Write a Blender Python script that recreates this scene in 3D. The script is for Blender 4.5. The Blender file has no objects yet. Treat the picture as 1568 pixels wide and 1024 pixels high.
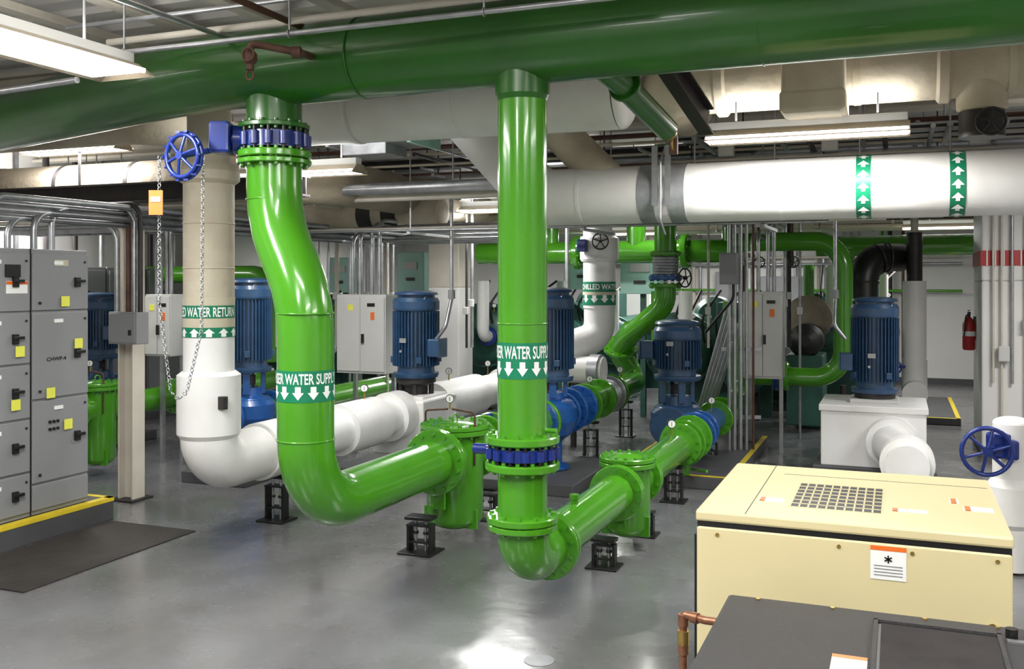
import bpy, bmesh, math, random
from mathutils import Vector, Matrix
random.seed(7)
TH=math.radians(21.75); CT=math.cos(TH); ST=math.sin(TH)
def P(x,d,z=0.0):
    """survey metres (right of / ahead of the tripod) -> room coordinates"""
    return Vector((x*CT-d*ST, x*ST+d*CT, z))
# ------------------------------------------------------------------ materials
MATS={}
def mat(name,col,rough=.5,metal=0.0,var=.12,scale=6.0,bump=0.0,coat=0.0,col2=None,emit=None,estr=0):
    if name in MATS: return MATS[name]
    m=bpy.data.materials.new(name); m.use_nodes=True
    nt=m.node_tree; b=nt.nodes['Principled BSDF']
    b.inputs['Roughness'].default_value=rough; b.inputs['Metallic'].default_value=metal
    if coat: b.inputs['Coat Weight'].default_value=coat; b.inputs['Coat Roughness'].default_value=.08
    tc=nt.nodes.new('ShaderNodeTexCoord'); no=nt.nodes.new('ShaderNodeTexNoise')
    no.inputs['Scale'].default_value=scale; no.inputs['Detail'].default_value=5
    nt.links.new(tc.outputs['Object'],no.inputs['Vector'])
    cr=nt.nodes.new('ShaderNodeValToRGB'); cr.color_ramp.elements[0].position=.3; cr.color_ramp.elements[1].position=.65
    c2=col2 if col2 else tuple(c*(1-var) for c in col)
    cr.color_ramp.elements[0].color=(*c2,1); cr.color_ramp.elements[1].color=(*col,1)
    nt.links.new(no.outputs['Fac'],cr.inputs['Fac']); nt.links.new(cr.outputs['Color'],b.inputs['Base Color'])
    if bump:
        n2=nt.nodes.new('ShaderNodeTexNoise'); n2.inputs['Scale'].default_value=scale*6
        nt.links.new(tc.outputs['Object'],n2.inputs['Vector'])
        bu=nt.nodes.new('ShaderNodeBump'); bu.inputs['Strength'].default_value=bump; bu.inputs['Distance'].default_value=.02
        nt.links.new(n2.outputs['Fac'],bu.inputs['Height']); nt.links.new(bu.outputs['Normal'],b.inputs['Normal'])
    if emit:
        b.inputs['Emission Color'].default_value=(*emit,1); b.inputs['Emission Strength'].default_value=estr
    MATS[name]=m; return m
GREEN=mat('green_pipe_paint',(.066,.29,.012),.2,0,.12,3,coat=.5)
DGREEN=mat('green_paint_shaded',(.020,.125,.010),.3,0,.25,2,coat=.3)  # pipe green darkened: overhead shade put into the colour
BLUE=mat('blue_motor_paint',(.022,.068,.155),.38,0,.25,8,coat=.2)
BLUE2=mat('blue_valve_paint',(.007,.026,.20),.3,0,.2,8,coat=.3)
BLUE3=mat('blue_pump_paint',(.012,.085,.31),.3,0,.2,8,coat=.3)
WHITE=mat('white_insulation_jacket',(.80,.80,.79),.4,0,.1,1.6,bump=.12,col2=(.68,.66,.63))
BEIGE=mat('aged_canvas_insulation',(.58,.52,.41),.7,0,.25,2.5,bump=.35,col2=(.42,.36,.27))
DBEIGE=mat('dusty_insulation',(.32,.27,.20),.8,0,.3,3,bump=.4)
CREAM=mat('column_cream_paint',(.60,.56,.48),.6,0,.15,3)
GREY=mat('grey_enclosure_paint',(.25,.255,.265),.45,0,.06,3)
LGREY=mat('light_grey_enclosure',(.56,.56,.54),.45,0,.06,3)
STEEL=mat('galvanised_conduit',(.46,.47,.49),.35,.8,.25,10)
SILV=mat('aluminium_tape',(.40,.41,.43),.4,.5,.3,8)
DARK=mat('dark_steel',(.04,.035,.035),.5,.3,.3,8)
BLACK=mat('black_paint',(.010,.010,.010),.4,0,.2,8)
BROWN=mat('rusty_pipe',(.12,.055,.035),.6,.2,.4,10)
COPPER=mat('copper_pipe',(.40,.19,.11),.35,.7,.4,15)
TEAL=mat('teal_panel',(.36,.62,.54),.4,0,.08,3)
CHG=mat('chiller_green_paint',(.030,.11,.085),.4,0,.25,4)
YEL=mat('safety_yellow',(.72,.55,.03),.5,0,.15,8)
NOTE=mat('yellow_sticky_note',(.80,.80,.10),.6,0,.05,8)
CMPY=mat('compressor_cream_enamel',(.70,.61,.35),.38,0,.05,2,coat=.2)
CMPD=mat('textured_black_lid',(.035,.033,.036),.45,0,.3,60,bump=.5)
LABG=mat('label_green',(.004,.19,.09),.4,0,.06,4)
LABW=mat('label_white',(.88,.89,.87),.4,0,.03,4)
LABB=mat('label_beige',(.55,.50,.38),.5,0,.1,4)
ORG=mat('label_orange',(.80,.16,.02),.5,0,.05,4)
RED=mat('red_paint',(.42,.02,.02),.4,0,.1,4)
RUB=mat('rubber_mat',(.03,.025,.022),.75,0,.4,5,bump=.3)
TUBE=mat('fluorescent_tube',(1,1,1),.5,0,0,1,emit=(1.0,.98,.95),estr=9)
PADM=mat('pad_dark_grey',(.08,.08,.085),.5,0,.2,4)
BRASS=mat('brass',(.5,.35,.1),.35,.8,.2,8)
WALLM=mat('wall_white_paint',(.74,.73,.71),.6,0,.06,1.2)
CEILM=mat('ceiling_white_paint',(.66,.64,.61),.7,0,.2,1.0)
def floor_mat():
    m=bpy.data.materials.new('polished_grey_epoxy'); m.use_nodes=True; nt=m.node_tree; b=nt.nodes['Principled BSDF']
    tc=nt.nodes.new('ShaderNodeTexCoord')
    n1=nt.nodes.new('ShaderNodeTexNoise'); n1.inputs['Scale'].default_value=.9; n1.inputs['Detail'].default_value=9; n1.inputs['Roughness'].default_value=.62
    n2=nt.nodes.new('ShaderNodeTexNoise'); n2.inputs['Scale'].default_value=3.5; n2.inputs['Detail'].default_value=6
    for n in(n1,n2): nt.links.new(tc.outputs['Object'],n.inputs['Vector'])
    cr=nt.nodes.new('ShaderNodeValToRGB'); cr.color_ramp.elements[0].position=.30; cr.color_ramp.elements[1].position=.70
    cr.color_ramp.elements[0].color=(.105,.102,.100,1); cr.color_ramp.elements[1].color=(.172,.175,.186,1)
    nt.links.new(n1.outputs['Fac'],cr.inputs['Fac']); nt.links.new(cr.outputs['Color'],b.inputs['Base Color'])
    mr=nt.nodes.new('ShaderNodeMapRange'); mr.inputs['From Min'].default_value=.3; mr.inputs['From Max'].default_value=.7; mr.inputs['To Min'].default_value=.17; mr.inputs['To Max'].default_value=.33
    nt.links.new(n2.outputs['Fac'],mr.inputs['Value']); nt.links.new(mr.outputs['Result'],b.inputs['Roughness'])
    n3=nt.nodes.new('ShaderNodeTexNoise'); n3.inputs['Scale'].default_value=9; nt.links.new(tc.outputs['Object'],n3.inputs['Vector'])
    bu=nt.nodes.new('ShaderNodeBump'); bu.inputs['Strength'].default_value=.12; bu.inputs['Distance'].default_value=.02
    nt.links.new(n3.outputs['Fac'],bu.inputs['Height']); nt.links.new(bu.outputs['Normal'],b.inputs['Normal'])
    b.inputs['Coat Weight'].default_value=.22; b.inputs['Coat Roughness'].default_value=.12
    return m
FLOORM=floor_mat()
# ------------------------------------------------------------------ mesh builder
def basis(n):
    n=Vector(n).normalized()
    a=Vector((0,0,1)) if abs(n.z)<.9 else Vector((1,0,0))
    u=a.cross(n).normalized(); v=n.cross(u).normalized()
    return u,v,n
def roundpath(pts,R):
    pts=[Vector(p) for p in pts]; out=[pts[0]]
    for i in range(1,len(pts)-1):
        a,b,c=pts[i-1],pts[i],pts[i+1]
        d1=(a-b); d2=(c-b); l1=d1.length; l2=d2.length; d1.normalize(); d2.normalize()
        ang=d1.angle(d2)
        if ang>math.pi-.02: out.append(b); continue
        rr=R[i-1] if isinstance(R,(list,tuple)) else R
        t=min(rr/math.tan(ang/2),l1*.499 if i>1 else l1*.98,l2*.499 if i<len(pts)-2 else l2*.98)
        rr=t*math.tan(ang/2)
        ce=b+(d1+d2).normalized()*(rr/math.sin(ang/2))
        s=b+d1*t-ce; e=b+d2*t-ce
        tot=s.angle(e); n=max(3,int(tot/math.radians(9)))
        ax=s.cross(e).normalized()
        for k in range(n+1):
            out.append(ce+Matrix.Rotation(tot*k/n,3,ax)@s)
    out.append(pts[-1]); return out
class Obj:
    def __init__(s,name): s.name=name; s.v=[]; s.f=[]; s.m=[]; s.sm=[]; s.ml=[]
    def add(s,vs,fs,m,smooth=False):
        if m not in s.ml: s.ml.append(m)
        k=s.ml.index(m); o=len(s.v); s.v+= [tuple(p) for p in vs]
        for f in fs: s.f.append(tuple(i+o for i in f)); s.m.append(k); s.sm.append(smooth)
        return s
    def lathe(s,c,ax,prof,m,n=28,soft=False,cap=True):
        u,v,w=basis(ax); c=Vector(c)
        def ring(r,h): return [c+w*h+(u*math.cos(2*math.pi*i/n)+v*math.sin(2*math.pi*i/n))*r for i in range(n)]
        if soft:
            vs=[];fs=[]
            for r,h in prof: vs+=ring(r,h)
            for j in range(len(prof)-1):
                for i in range(n): fs.append((j*n+i,j*n+(i+1)%n,(j+1)*n+(i+1)%n,(j+1)*n+i))
            s.add(vs,fs,m,True)
        else:
            for (r0,h0),(r1,h1) in zip(prof[:-1],prof[1:]):
                s.add(ring(r0,h0)+ring(r1,h1),[(i,(i+1)%n,n+(i+1)%n,n+i) for i in range(n)],m,True)
        if cap:
            r,h=prof[0]
            if r>1e-4: s.add(ring(r,h),[tuple(reversed(range(n)))],m)
            r,h=prof[-1]
            if r>1e-4: s.add(ring(r,h),[tuple(range(n))],m)
        return s
    def cyl(s,a,b,r,m,n=20,r2=None):
        a=Vector(a);b=Vector(b); return s.lathe(a,b-a,[(r,0),(r if r2 is None else r2,(b-a).length)],m,n)
    def tube(s,pts,r,m,R=.2,n=24,cap=True):
        p=roundpath(pts,R); N=len(p); T=[]
        for i in range(N):
            t=(p[min(i+1,N-1)]-p[max(i-1,0)]); T.append(t.normalized())
        u,v,w=basis(T[0]); vs=[]
        for i in range(N):
            if i>0:
                q=T[i-1].rotation_difference(T[i]); u=(q@u); 
            u=(u-T[i]*u.dot(T[i])).normalized(); v=T[i].cross(u)
            vs+=[p[i]+(u*math.cos(2*math.pi*k/n)+v*math.sin(2*math.pi*k/n))*r for k in range(n)]
        fs=[(j*n+i,j*n+(i+1)%n,(j+1)*n+(i+1)%n,(j+1)*n+i) for j in range(N-1) for i in range(n)]
        s.add(vs,fs,m,True)
        if cap: s.add(vs[:n],[tuple(reversed(range(n)))],m); s.add(vs[-n:],[tuple(range(n))],m)
        return s
    def box(s,c,sz,m,rot=0,bev=0.0,M=None):
        bm=bmesh.new(); bmesh.ops.create_cube(bm,size=1)
        for q in bm.verts: q.co=Vector((q.co.x*sz[0],q.co.y*sz[1],q.co.z*sz[2]))
        if bev: bmesh.ops.bevel(bm,geom=bm.edges[:],offset=bev,segments=2,affect='EDGES',profile=.5)
        X=Matrix.Rotation(rot,3,'Z') if M is None else M
        bm.verts.ensure_lookup_table(); bm.faces.ensure_lookup_table()
        s.add([X@q.co+Vector(c) for q in bm.verts],[tuple(q.index for q in f.verts) for f in bm.faces],m)
        bm.free(); return s
    def bx(s,x0,x1,y0,y1,z0,z1,m,bev=0.0):
        return s.box(((x0+x1)/2,(y0+y1)/2,(z0+z1)/2),(abs(x1-x0),abs(y1-y0),abs(z1-z0)),m,0,bev)
    def torus(s,c,ax,R,r,m,n=28,k=8,sq=1.0):
        u,v,w=basis(ax); c=Vector(c); vs=[]
        for i in range(n):
            a=2*math.pi*i/n; d=u*math.cos(a)+v*math.sin(a)*sq
            for j in range(k):
                b=2*math.pi*j/k; vs.append(c+d*(R+r*math.cos(b))+w*r*math.sin(b))
        fs=[(i*k+j,((i+1)%n)*k+j,((i+1)%n)*k+(j+1)%k,i*k+(j+1)%k) for i in range(n) for j in range(k)]
        return s.add(vs,fs,m,True)
    def dome(s,c,ax,r,h,m,n=28):
        return s.lathe(c,ax,[(r*math.cos(a*math.pi/16),h*math.sin(a*math.pi/16)) for a in range(8)]+[(0.0005,h)],m,n,soft=True,cap=False)
    def flange(s,c,ax,r,t,m,nb=14,bm=None,br=None):
        u,v,w=basis(ax); c=Vector(c); bm=bm or m; b=t*.16
        s.lathe(c,w,[(r-b,-t/2),(r,-t/2+b),(r,t/2-b),(r-b,t/2)],m,32)
        for i in range(nb):
            a=2*math.pi*(i+.5)/nb; q=c+(u*math.cos(a)+v*math.sin(a))*(r*.86)
            R=br or r*.065
            s.lathe(q,w,[(R,-t/2-R*1.1),(R,t/2+R*1.1)],bm,6)
        return s
    def wheel(s,c,ax,R,m,r=.012,sp=5):
        u,v,w=basis(ax); c=Vector(c); s.torus(c,w,R,r,m,32,8)
        for i in range(sp):
            a=2*math.pi*i/sp+.3; d=u*math.cos(a)+v*math.sin(a)
            s.tube([c+w*.02,c+d*R*.5+w*.012,c+d*R],r*.75,m,R*.2,8)
        s.lathe(c-w*.02,w,[(R*.2,0),(R*.2,.05)],m,16); return s
    def gauge(s,p,h=.1,r=.04,face=(.37,-.93,0)):
        p=Vector(p); s.cyl(p,p+Vector((0,0,h)),.008,BRASS,8); c=p+Vector((0,0,h+r)); f=Vector(face).normalized()
        s.lathe(c-f*.015,f,[(r,0),(r,.03)],BLACK,20); s.lathe(c+f*.015,f,[(r*.85,0),(r*.85,.002)],LABW,20); s.box(c+f*.019,(.004,.004,r*1.0),BLACK,.4); return s
    def lugvalve(s,c,ax,r,t,m,lug=12):
        u,v,w=basis(ax); c=Vector(c); s.lathe(c-w*t/2,w,[(r*.86,0),(r*.86,t)],m,32)
        for i in range(lug):
            a=2*math.pi*i/lug; q=c+(u*math.cos(a)+v*math.sin(a))*(r*.88)
            s.lathe(q,w,[(r*.12,-t*.4),(r*.12,t*.4)],m,10)
            s.lathe(q,w,[(r*.05,-t*.95),(r*.05,t*.95)],BLACK,6)
        return s
    def done(s):
        me=bpy.data.meshes.new(s.name); 
        xs=[p[0] for p in s.v];ys=[p[1] for p in s.v];zs=[p[2] for p in s.v]
        o=Vector(((min(xs)+max(xs))/2,(min(ys)+max(ys))/2,min(zs)))
        me.from_pydata([Vector(p)-o for p in s.v],[],s.f)
        for m in s.ml: me.materials.append(m)
        me.polygons.foreach_set('material_index',s.m); me.polygons.foreach_set('use_smooth',s.sm); me.update()
        ob=bpy.data.objects.new(s.name,me); ob.location=o; bpy.context.scene.collection.objects.link(ob)
        return ob
def textmesh(body):
    cu=bpy.data.curves.new('t','FONT'); cu.body=body; cu.size=1; cu.resolution_u=3; cu.offset=.018
    ob=bpy.data.objects.new('t',cu); bpy.context.scene.collection.objects.link(ob)
    dg=bpy.context.evaluated_depsgraph_get(); me=bpy.data.meshes.new_from_object(ob.evaluated_get(dg))
    vs=[v.co.copy() for v in me.vertices]; fs=[tuple(p.vertices) for p in me.polygons]
    bpy.data.objects.remove(ob); bpy.data.curves.remove(cu); bpy.data.meshes.remove(me)
    x0=min(v.x for v in vs);x1=max(v.x for v in vs);y0=min(v.y for v in vs);y1=max(v.y for v in vs)
    return [((v.x-x0)/(x1-x0),(v.y-y0)/(y1-y0)) for v in vs],fs
def wraptext(o,body,c,r,z0,h,u0,w,m,bold=.0):
    vs,fs=textmesh(body); a0=math.atan2(-c[1],-c[0])
    q=[]
    for x,y in vs:
        a=a0+(u0+x*w)/r; q.append((c[0]+math.cos(a)*r,c[1]+math.sin(a)*r,z0+y*h))
    o.add(q,fs,m)
def wraparrows(o,c,r,z0,h,m,n=7,a_span=2.6,up=False):
    a0=math.atan2(-c[1],-c[0])
    for i in range(n):
        ac=a0+a_span*((i+.5)/n-.5); w=a_span/n*.38
        def q(da,z):
            z=(1-z) if up else z
            return (c[0]+math.cos(ac+da)*r,c[1]+math.sin(ac+da)*r,z0+z*h)
        o.add([q(-w,.55),q(0,0),q(w,.55),q(0,.55)],[(0,1,3),(3,1,2)],m)
        o.add([q(-w*.5,.55),q(w*.5,.55),q(w*.5,1),q(-w*.5,1)],[(0,1,2,3)],m)
def flattext(o,body,p,du,dv,w,h,m):
    vs,fs=textmesh(body); p=Vector(p);du=Vector(du);dv=Vector(dv)
    o.add([p+du*(x*w)+dv*(y*h) for x,y in vs],fs,m)
# ------------------------------------------------------------------ room shell
XL,XR,YB,YF_,ZC=-11.5,5.6,21.5,-3.0,4.05
ZH=ZC-.055
Obj('floor').bx(XL-.2,XR+.2,YF_-.2,YB+.2,-.2,0,FLOORM).done()
o=Obj('ceiling'); o.bx(XL-.2,XR+.2,YF_-.2,YB+.2,ZC,ZC+.2,CEILM)
y=YF_+.3
while y<YB:
    o.bx(XL,XR,y,y+.12,ZC-.05,ZC,CEILM); y+=.42
o.done()
Obj('wall_left').bx(XL-.2,XL,YF_,YB,0,ZC,WALLM).done()
Obj('wall_right').bx(XR,XR+.2,YF_,YB,0,ZC,WALLM).done()
Obj('wall_back').bx(XL-.2,XR+.2,YB,YB+.2,0,ZC,WALLM).done()
Obj('wall_front').bx(XL-.2,XR+.2,YF_-.2,YF_,0,ZC,WALLM).done()
Obj('baseboard_back').bx(XL,XR,YB-.02,YB,0,.12,PADM).done()
for i,yy in enumerate((3.2,6.6,10.4,14.2,18)):
    o=Obj('ceiling_beam'); o.bx(XL,XR,yy-.1,yy+.1,ZC-.09,ZC-.05,CREAM); o.bx(XL,XR,yy-.012,yy+.012,ZC-.22,ZC-.09,CREAM); o.bx(XL,XR,yy-.1,yy+.1,ZC-.26,ZC-.22,CREAM); o.done()
def column(name,X,Y,w,band=False):
    o=Obj(name); o.bx(X-w/2,X+w/2,Y-w/2,Y+w/2,0,2.0,WALLM,.015); o.bx(X-w/2,X+w/2,Y-w/2,Y+w/2,2.0,ZH,CREAM,.015)
    o.bx(X-w/2-.01,X+w/2+.01,Y-w/2-.01,Y+w/2+.01,0,.12,PADM); o.done()
c=P(-.95,15); column('structural_column',c.x,c.y,.52)
c=P(-5.3,17); column('structural_column',c.x,c.y,.52)
c=P(2.6,19.5); column('structural_column',c.x,c.y,.5)
o=Obj('structural_pier'); o.bx(.92,2.4,12.7,14.0,0,2.1,WALLM,.02); o.bx(.92,2.4,12.7,14.0,2.1,ZH,WALLM,.02)
o.bx(.91,2.41,12.69,14.01,2.28,2.46,RED)
o.bx(.91,2.41,12.69,14.01,0,.12,PADM)
for i in range(7): o.bx(.97+i*.09,.985+i*.09,12.68,12.69,2.28,2.46,WALLM)
o.done()
o=Obj('wall_conduit_group')
for i,(xx,rr) in enumerate(((1.04,.014),(1.13,.014),(1.24,.018),(1.38,.014),(1.5,.018))):
    o.cyl((xx,12.65,.0 if i%2 else .9),(xx,12.65,3.9),rr,CREAM if i!=2 else STEEL,10)
o.box((1.15,12.62,1.25),(.12,.08,.18),LGREY,0,.01); o.box((1.4,12.62,1.6),(.1,.08,.14),LGREY,0,.01)
o.done()
# ------------------------------------------------------------------ green header
HZ=3.46; HR=.243
hp=[P(-6.9,10.3,HZ),P(-4.34,8.25,HZ),P(-2.1,6.42,HZ),P(.06,5.5,HZ),P(2.40,4.55,HZ),P(4.6,3.70,HZ)]
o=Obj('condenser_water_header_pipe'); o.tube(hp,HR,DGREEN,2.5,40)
for q in (P(-.9,5.9,HZ),P(1.3,5.0,HZ)):
    o.torus(q,hp[4]-hp[3],HR,.005,DGREEN,36,6)
o.tube([P(.42,5.32,3.34),P(.62,5.6,3.26),P(1.0,6.25,3.08)],.075,DGREEN,.1,16)
o.flange(P(.66,5.66,3.245),P(.38,.65,-.18),.10,.03,DGREEN,6)
o.tube([P(1.0,6.25,3.08),P(1.06,6.35,3.05),P(1.06,6.35,2.93)],.03,BROWN,.03,12)
o.cyl(P(.97,6.2,3.09),P(1.03,6.3,3.06),.05,BRASS,8)
o.torus(P(1.06,6.35,3.0),(1,0,0),.05,.008,BRASS,16,6)
o.done()
o=Obj('drain_valve'); 
o.tube([P(-1.2,5.9,3.46),P(-1.2,5.52,3.40),P(-1.42,5.5,3.44),P(-1.49,5.5,3.45),P(-1.49,5.5,3.30)],.022,BROWN,.03,12)
o.lathe(P(-1.49,5.5,3.33),(0,0,1),[(.022,0),(.04,.02),(.04,.06),(.022,.08)],BROWN,12); o.torus(P(-1.49,5.46,3.38),(0,1,0),.038,.007,BROWN,16,6); o.torus(P(-1.49,5.5,3.27),(0,1,0),.026,.007,BROWN,16,6); o.cyl(P(-1.25,5.5,3.40),P(-1.2,5.5,3.40),.035,BROWN,8); o.done()
# ------------------------------------------------------------------ front vertical F
F0=P(.0594,5.5); ZF=.492; RF=.141
def LF(s,z=ZF,dx=0): return Vector((F0.x+dx,F0.y+s,z))
o=Obj('condenser_water_supply_pipe')
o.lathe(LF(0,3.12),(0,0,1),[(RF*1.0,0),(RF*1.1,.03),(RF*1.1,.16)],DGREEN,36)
o.tube([LF(0,3.3),LF(0,1.18)],RF,GREEN,.1,40)
for z in (1.86,1.16): o.torus(LF(0,z),(0,0,1),RF,.005,GREEN,36,6)
o.flange(LF(0,1.205),(0,0,1),.213,.045,GREEN,14,GREEN)
o.flange(LF(0,1.055),(0,0,1),.213,.045,GREEN,14,GREEN)
o.tube([LF(0,1.06),LF(0,.74)],RF,GREEN,.1,40)
o.flange(LF(0,.755),(0,0,1),.205,.04,GREEN,12,GREEN); o.flange(LF(0,.712),(0,0,1),.2,.035,GREEN,12,GREEN)
o.tube([LF(0,.72),LF(0),LF(.40)],RF*1.04,GREEN,.24,40)
o.flange(LF(.40),(0,1,0),.205,.035,GREEN,12,GREEN); o.flange(LF(.445),(0,1,0),.205,.04,GREEN,12,GREEN)
o.tube([LF(.43),LF(2.02)],RF,GREEN,.1,40)
o.cyl(LF(.95),LF(.95,ZF+.18),.026,GREEN,14); o.cyl(LF(.95,ZF+.17),LF(.95,ZF+.20),.034,GREEN,8)
o.cyl(LF(0,1.26,0),LF(0,1.26,0)+P(.19,-.08,0),.014,GREEN,8)
z0,z1=1.554,1.755
o.lathe(LF(0,z0),(0,0,1),[(RF+.003,0),(RF+.003,z1-z0)],LABG,40,cap=False)
wraptext(o,'CONDENSER WATER SUPPLY',LF(0),RF+.0045,z0+.112,.072,-.39,.60,LABW)
wraparrows(o,LF(0),RF+.0045,z0+.015,.08,LABW,11,6.28)
o.done()
o=Obj('butterfly_valve'); o.lugvalve(LF(0,1.13),(0,0,1),.215,.07,BLUE2,14)
o.cyl(LF(0,1.13,-.15),LF(0,1.13,-.3),.03,BLUE2,14)
o.done()
def stand(name,X,Y,ztop,w=.14):
    o=Obj(name); o.box((X,Y,.0075),(w*1.7,w*1.5,.015),BLACK,0,.003)
    for sx in(-1,1):
        o.box((X+sx*w*.55,Y,ztop*.4),(.022,w*.5,ztop*.75),BLACK,0,.003)
        o.cyl((X+sx*w*.25,Y,.01),(X+sx*w*.25,Y,ztop-.01),.012,STEEL,10)
        o.lathe((X+sx*w*.25,Y,ztop*.5),(0,0,1),[(.022,0),(.022,.02)],DARK,6)
    o.box((X,Y,ztop*.30),(w*1.15,w*.6,.012),BLACK); o.box((X,Y,ztop*.76),(w*1.2,w*.65,.012),BLACK)
    o.box((X,Y,ztop-.012),(w*1.3,w*.8,.024),BLACK,0,.003); return o.done()
def strainer(name,Lf,s,zc,rp,rb,ztop,zbot,eye=True):
    o=Obj(name); c=Lf(s)
    o.lathe((c.x,c.y,zbot),(0,0,1),[(.001,0),(rb*.55,.012),(rb*.85,.04),(rb,.09),(rb,ztop-zbot-.03)],GREEN,40,soft=True,cap=False)
    o.flange((c.x,c.y,ztop-.04),(0,0,1),rb*1.24,.04,GREEN,16,GREEN); o.flange((c.x,c.y,ztop+.002),(0,0,1),rb*1.24,.036,GREEN,16,GREEN)
    o.lathe((c.x,c.y,ztop+.015),(0,0,1),[(rb*.8,0),(rb*.55,.022),(.0005,.03)],GREEN,32,soft=True,cap=False)
    if eye:
        o.torus((c.x,c.y,ztop+.065),(1,-.3,0),.03,.008,GREEN,20,8)
        for sx in(-1,1):
            o.cyl((c.x+sx*rb*.95,c.y-.1,ztop-.3),(c.x+sx*rb*.95,c.y-.1,ztop+.02),.008,BROWN,8)
            o.lathe((c.x+sx*rb*.95,c.y-.1,ztop-.02),(0,0,1),[(.02,0),(.02,.05)],BROWN,8)
            o.tube([(c.x+sx*rb*.95,c.y-.1,ztop+.0),(c.x+sx*rb*.95,c.y-.1,ztop+.13),(c.x+sx*.02,c.y-.1,ztop+.15)],.009,BROWN,.03,8)
        o.gauge((c.x,c.y-.1,ztop+.15),.05,.035)
    for sg in(-1,1):
        o.cyl((c.x,c.y,zc),Lf(s+sg*(rb+.12)),rp*1.05,GREEN,36)
        o.flange(Lf(s+sg*(rb+.11)),(0,1,0),rp*1.48,.04,GREEN,14,GREEN)
        o.flange(Lf(s+sg*(rb+.155)),(0,1,0),rp*1.48,.04,GREEN,14,GREEN)
    for a in (0,1):
        sg=-1 if a==0 else 1
        o.box((c.x+sg*rb*.8,c.y-rb*.35,zbot+.10),(.1,.03,.16),GREEN,0,.004)
        o.box((c.x,Lf(s+sg*(rb+.06)).y,(zc-rp)*.5+.16),(.1,.03,(zc-rp)*.55),GREEN,0,.004)
    o.cyl((c.x-rb*.4,c.y-rb*.85,zbot+.2),(c.x-rb*.4,c.y-rb*1.15,zbot+.2),.028,GREEN,12)
    return o.done()
strainer('basket_strainer',LF,2.30,ZF,RF,.18,.70,.09,False)
stand('pipe_stand',LF(0).x-.02,LF(1.72).y,.215); stand('pipe_stand',LF(0).x+.03,LF(2.70).y,.2)
o=Obj('condenser_water_supply_pipe')
o.tube([LF(2.64),LF(4.3)],RF,GREEN,.1,32)
o.flange(LF(4.30),(0,1,0),.21,.05,GREEN,14,GREEN); o.flange(LF(4.42),(0,1,0),.23,.05,GREEN,14,GREEN)
o.flange(LF(4.78),(0,1,0),.23,.05,GREEN,14,GREEN); o.cyl(LF(4.42),LF(4.78),.19,GREEN,28)
o.cyl(LF(4.8),LF(5.3),.12,BLUE3,24); o.flange(LF(5.0),(0,1,0),.23,.06,BLUE3,12); o.flange(LF(5.3),(0,1,0),.21,.05,BLUE3,12)
o.tube([LF(5.3),LF(6.3)],.13,BLUE3,.1,24)
o.flange(LF(6.25),(0,1,0),.21,.05,GREEN,14); o.flange(LF(6.6),(0,1,0),.21,.05,GREEN,14)
o.tube([LF(6.3),LF(8.2),LF(8.2,1.4),LF(9.5,1.4)],RF,GREEN,.3,28)
o.gauge(LF(3.9,ZF+.14),.08,.04); o.gauge(LF(6.0,ZF+.12),.08,.04)
o.done()
stand('pipe_stand',LF(0).x,LF(4.0).y,.34); stand('pipe_stand',LF(0).x,LF(5.9).y,.34)
o=Obj('lever_valve'); o.cyl(LF(4.6,.3),LF(4.6,.14),.035,GREEN,12); o.cyl(LF(4.6,.2,.05),LF(4.35,.24,.25),.014,GREEN,8); o.done()
# ------------------------------------------------------------------ left green G
GU=P(-1.524,6.2); G0=P(-1.280,6.0); ZG=.662; RG=.175
def LG(s,z=ZG,dx=0): return Vector((G0.x+dx,G0.y+s,z))
def gu(z): return Vector((GU.x,GU.y,z))
o=Obj('condenser_water_supply_pipe')
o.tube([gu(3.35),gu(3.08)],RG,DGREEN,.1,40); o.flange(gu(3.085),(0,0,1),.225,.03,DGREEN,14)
o.flange(gu(2.905),(0,0,1),.235,.045,GREEN,14,GREEN); o.flange(gu(2.858),(0,0,1),.235,.03,GREEN,14,GREEN)
o.tube([gu(2.9),gu(2.47),LG(0,2.0),LG(0),LG(1.8)],RG,GREEN,[.75,.75,.46],44)
for z in (1.90,1.12): o.torus(LG(0,z),(0,0,1),RG,.006,GREEN,40,6)
o.torus(gu(2.62),(0,0,1),RG,.006,GREEN,40,6)
z0,z1=1.365,1.555
o.lathe(LG(0,z0),(0,0,1),[(RG+.003,0),(RG+.003,z1-z0)],LABG,44,cap=False)
wraptext(o,'CONDENSER WATER SUPPLY',LG(0),RG+.0045,z0+.108,.066,-.46,.70,LABW)
wraparrows(o,LG(0),RG+.0045,z0+.015,.08,LABW,12,6.28)
o.done()
o=Obj('butterfly_valve'); o.lugvalve(gu(2.995),(0,0,1),.235,.10,BLUE2,14)
gb=P(-1.83,6.1,3.0); o.cyl(gu(2.99),gb,.04,BLUE2,16); o.box(gb,(.13,.16,.2),BLUE2,.4,.02); o.cyl(P(-1.78,6.15,3.0),P(-1.72,6.17,3.0),.09,BLUE2,20)
wc=P(-2.03,5.95,2.87)
o.cyl(wc,P(-1.86,6.1,2.93),.018,BLUE2,12)
o.wheel(wc,P(-.5,-1,0),.13,BLUE2,.014,6)
o.torus(wc-P(-.01,-.02,0),P(-.5,-1,0),.142,.014,BLUE2,32,6)
for i in range(14):
    a=i/14*2*math.pi; u_,v_,w_=basis(P(-.5,-1,0)); o.box(wc+(u_*math.cos(a)+v_*math.sin(a))*.152,(.012,.03,.012),BLUE2,a)
o.done()
o=Obj('pull_chain')
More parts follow.
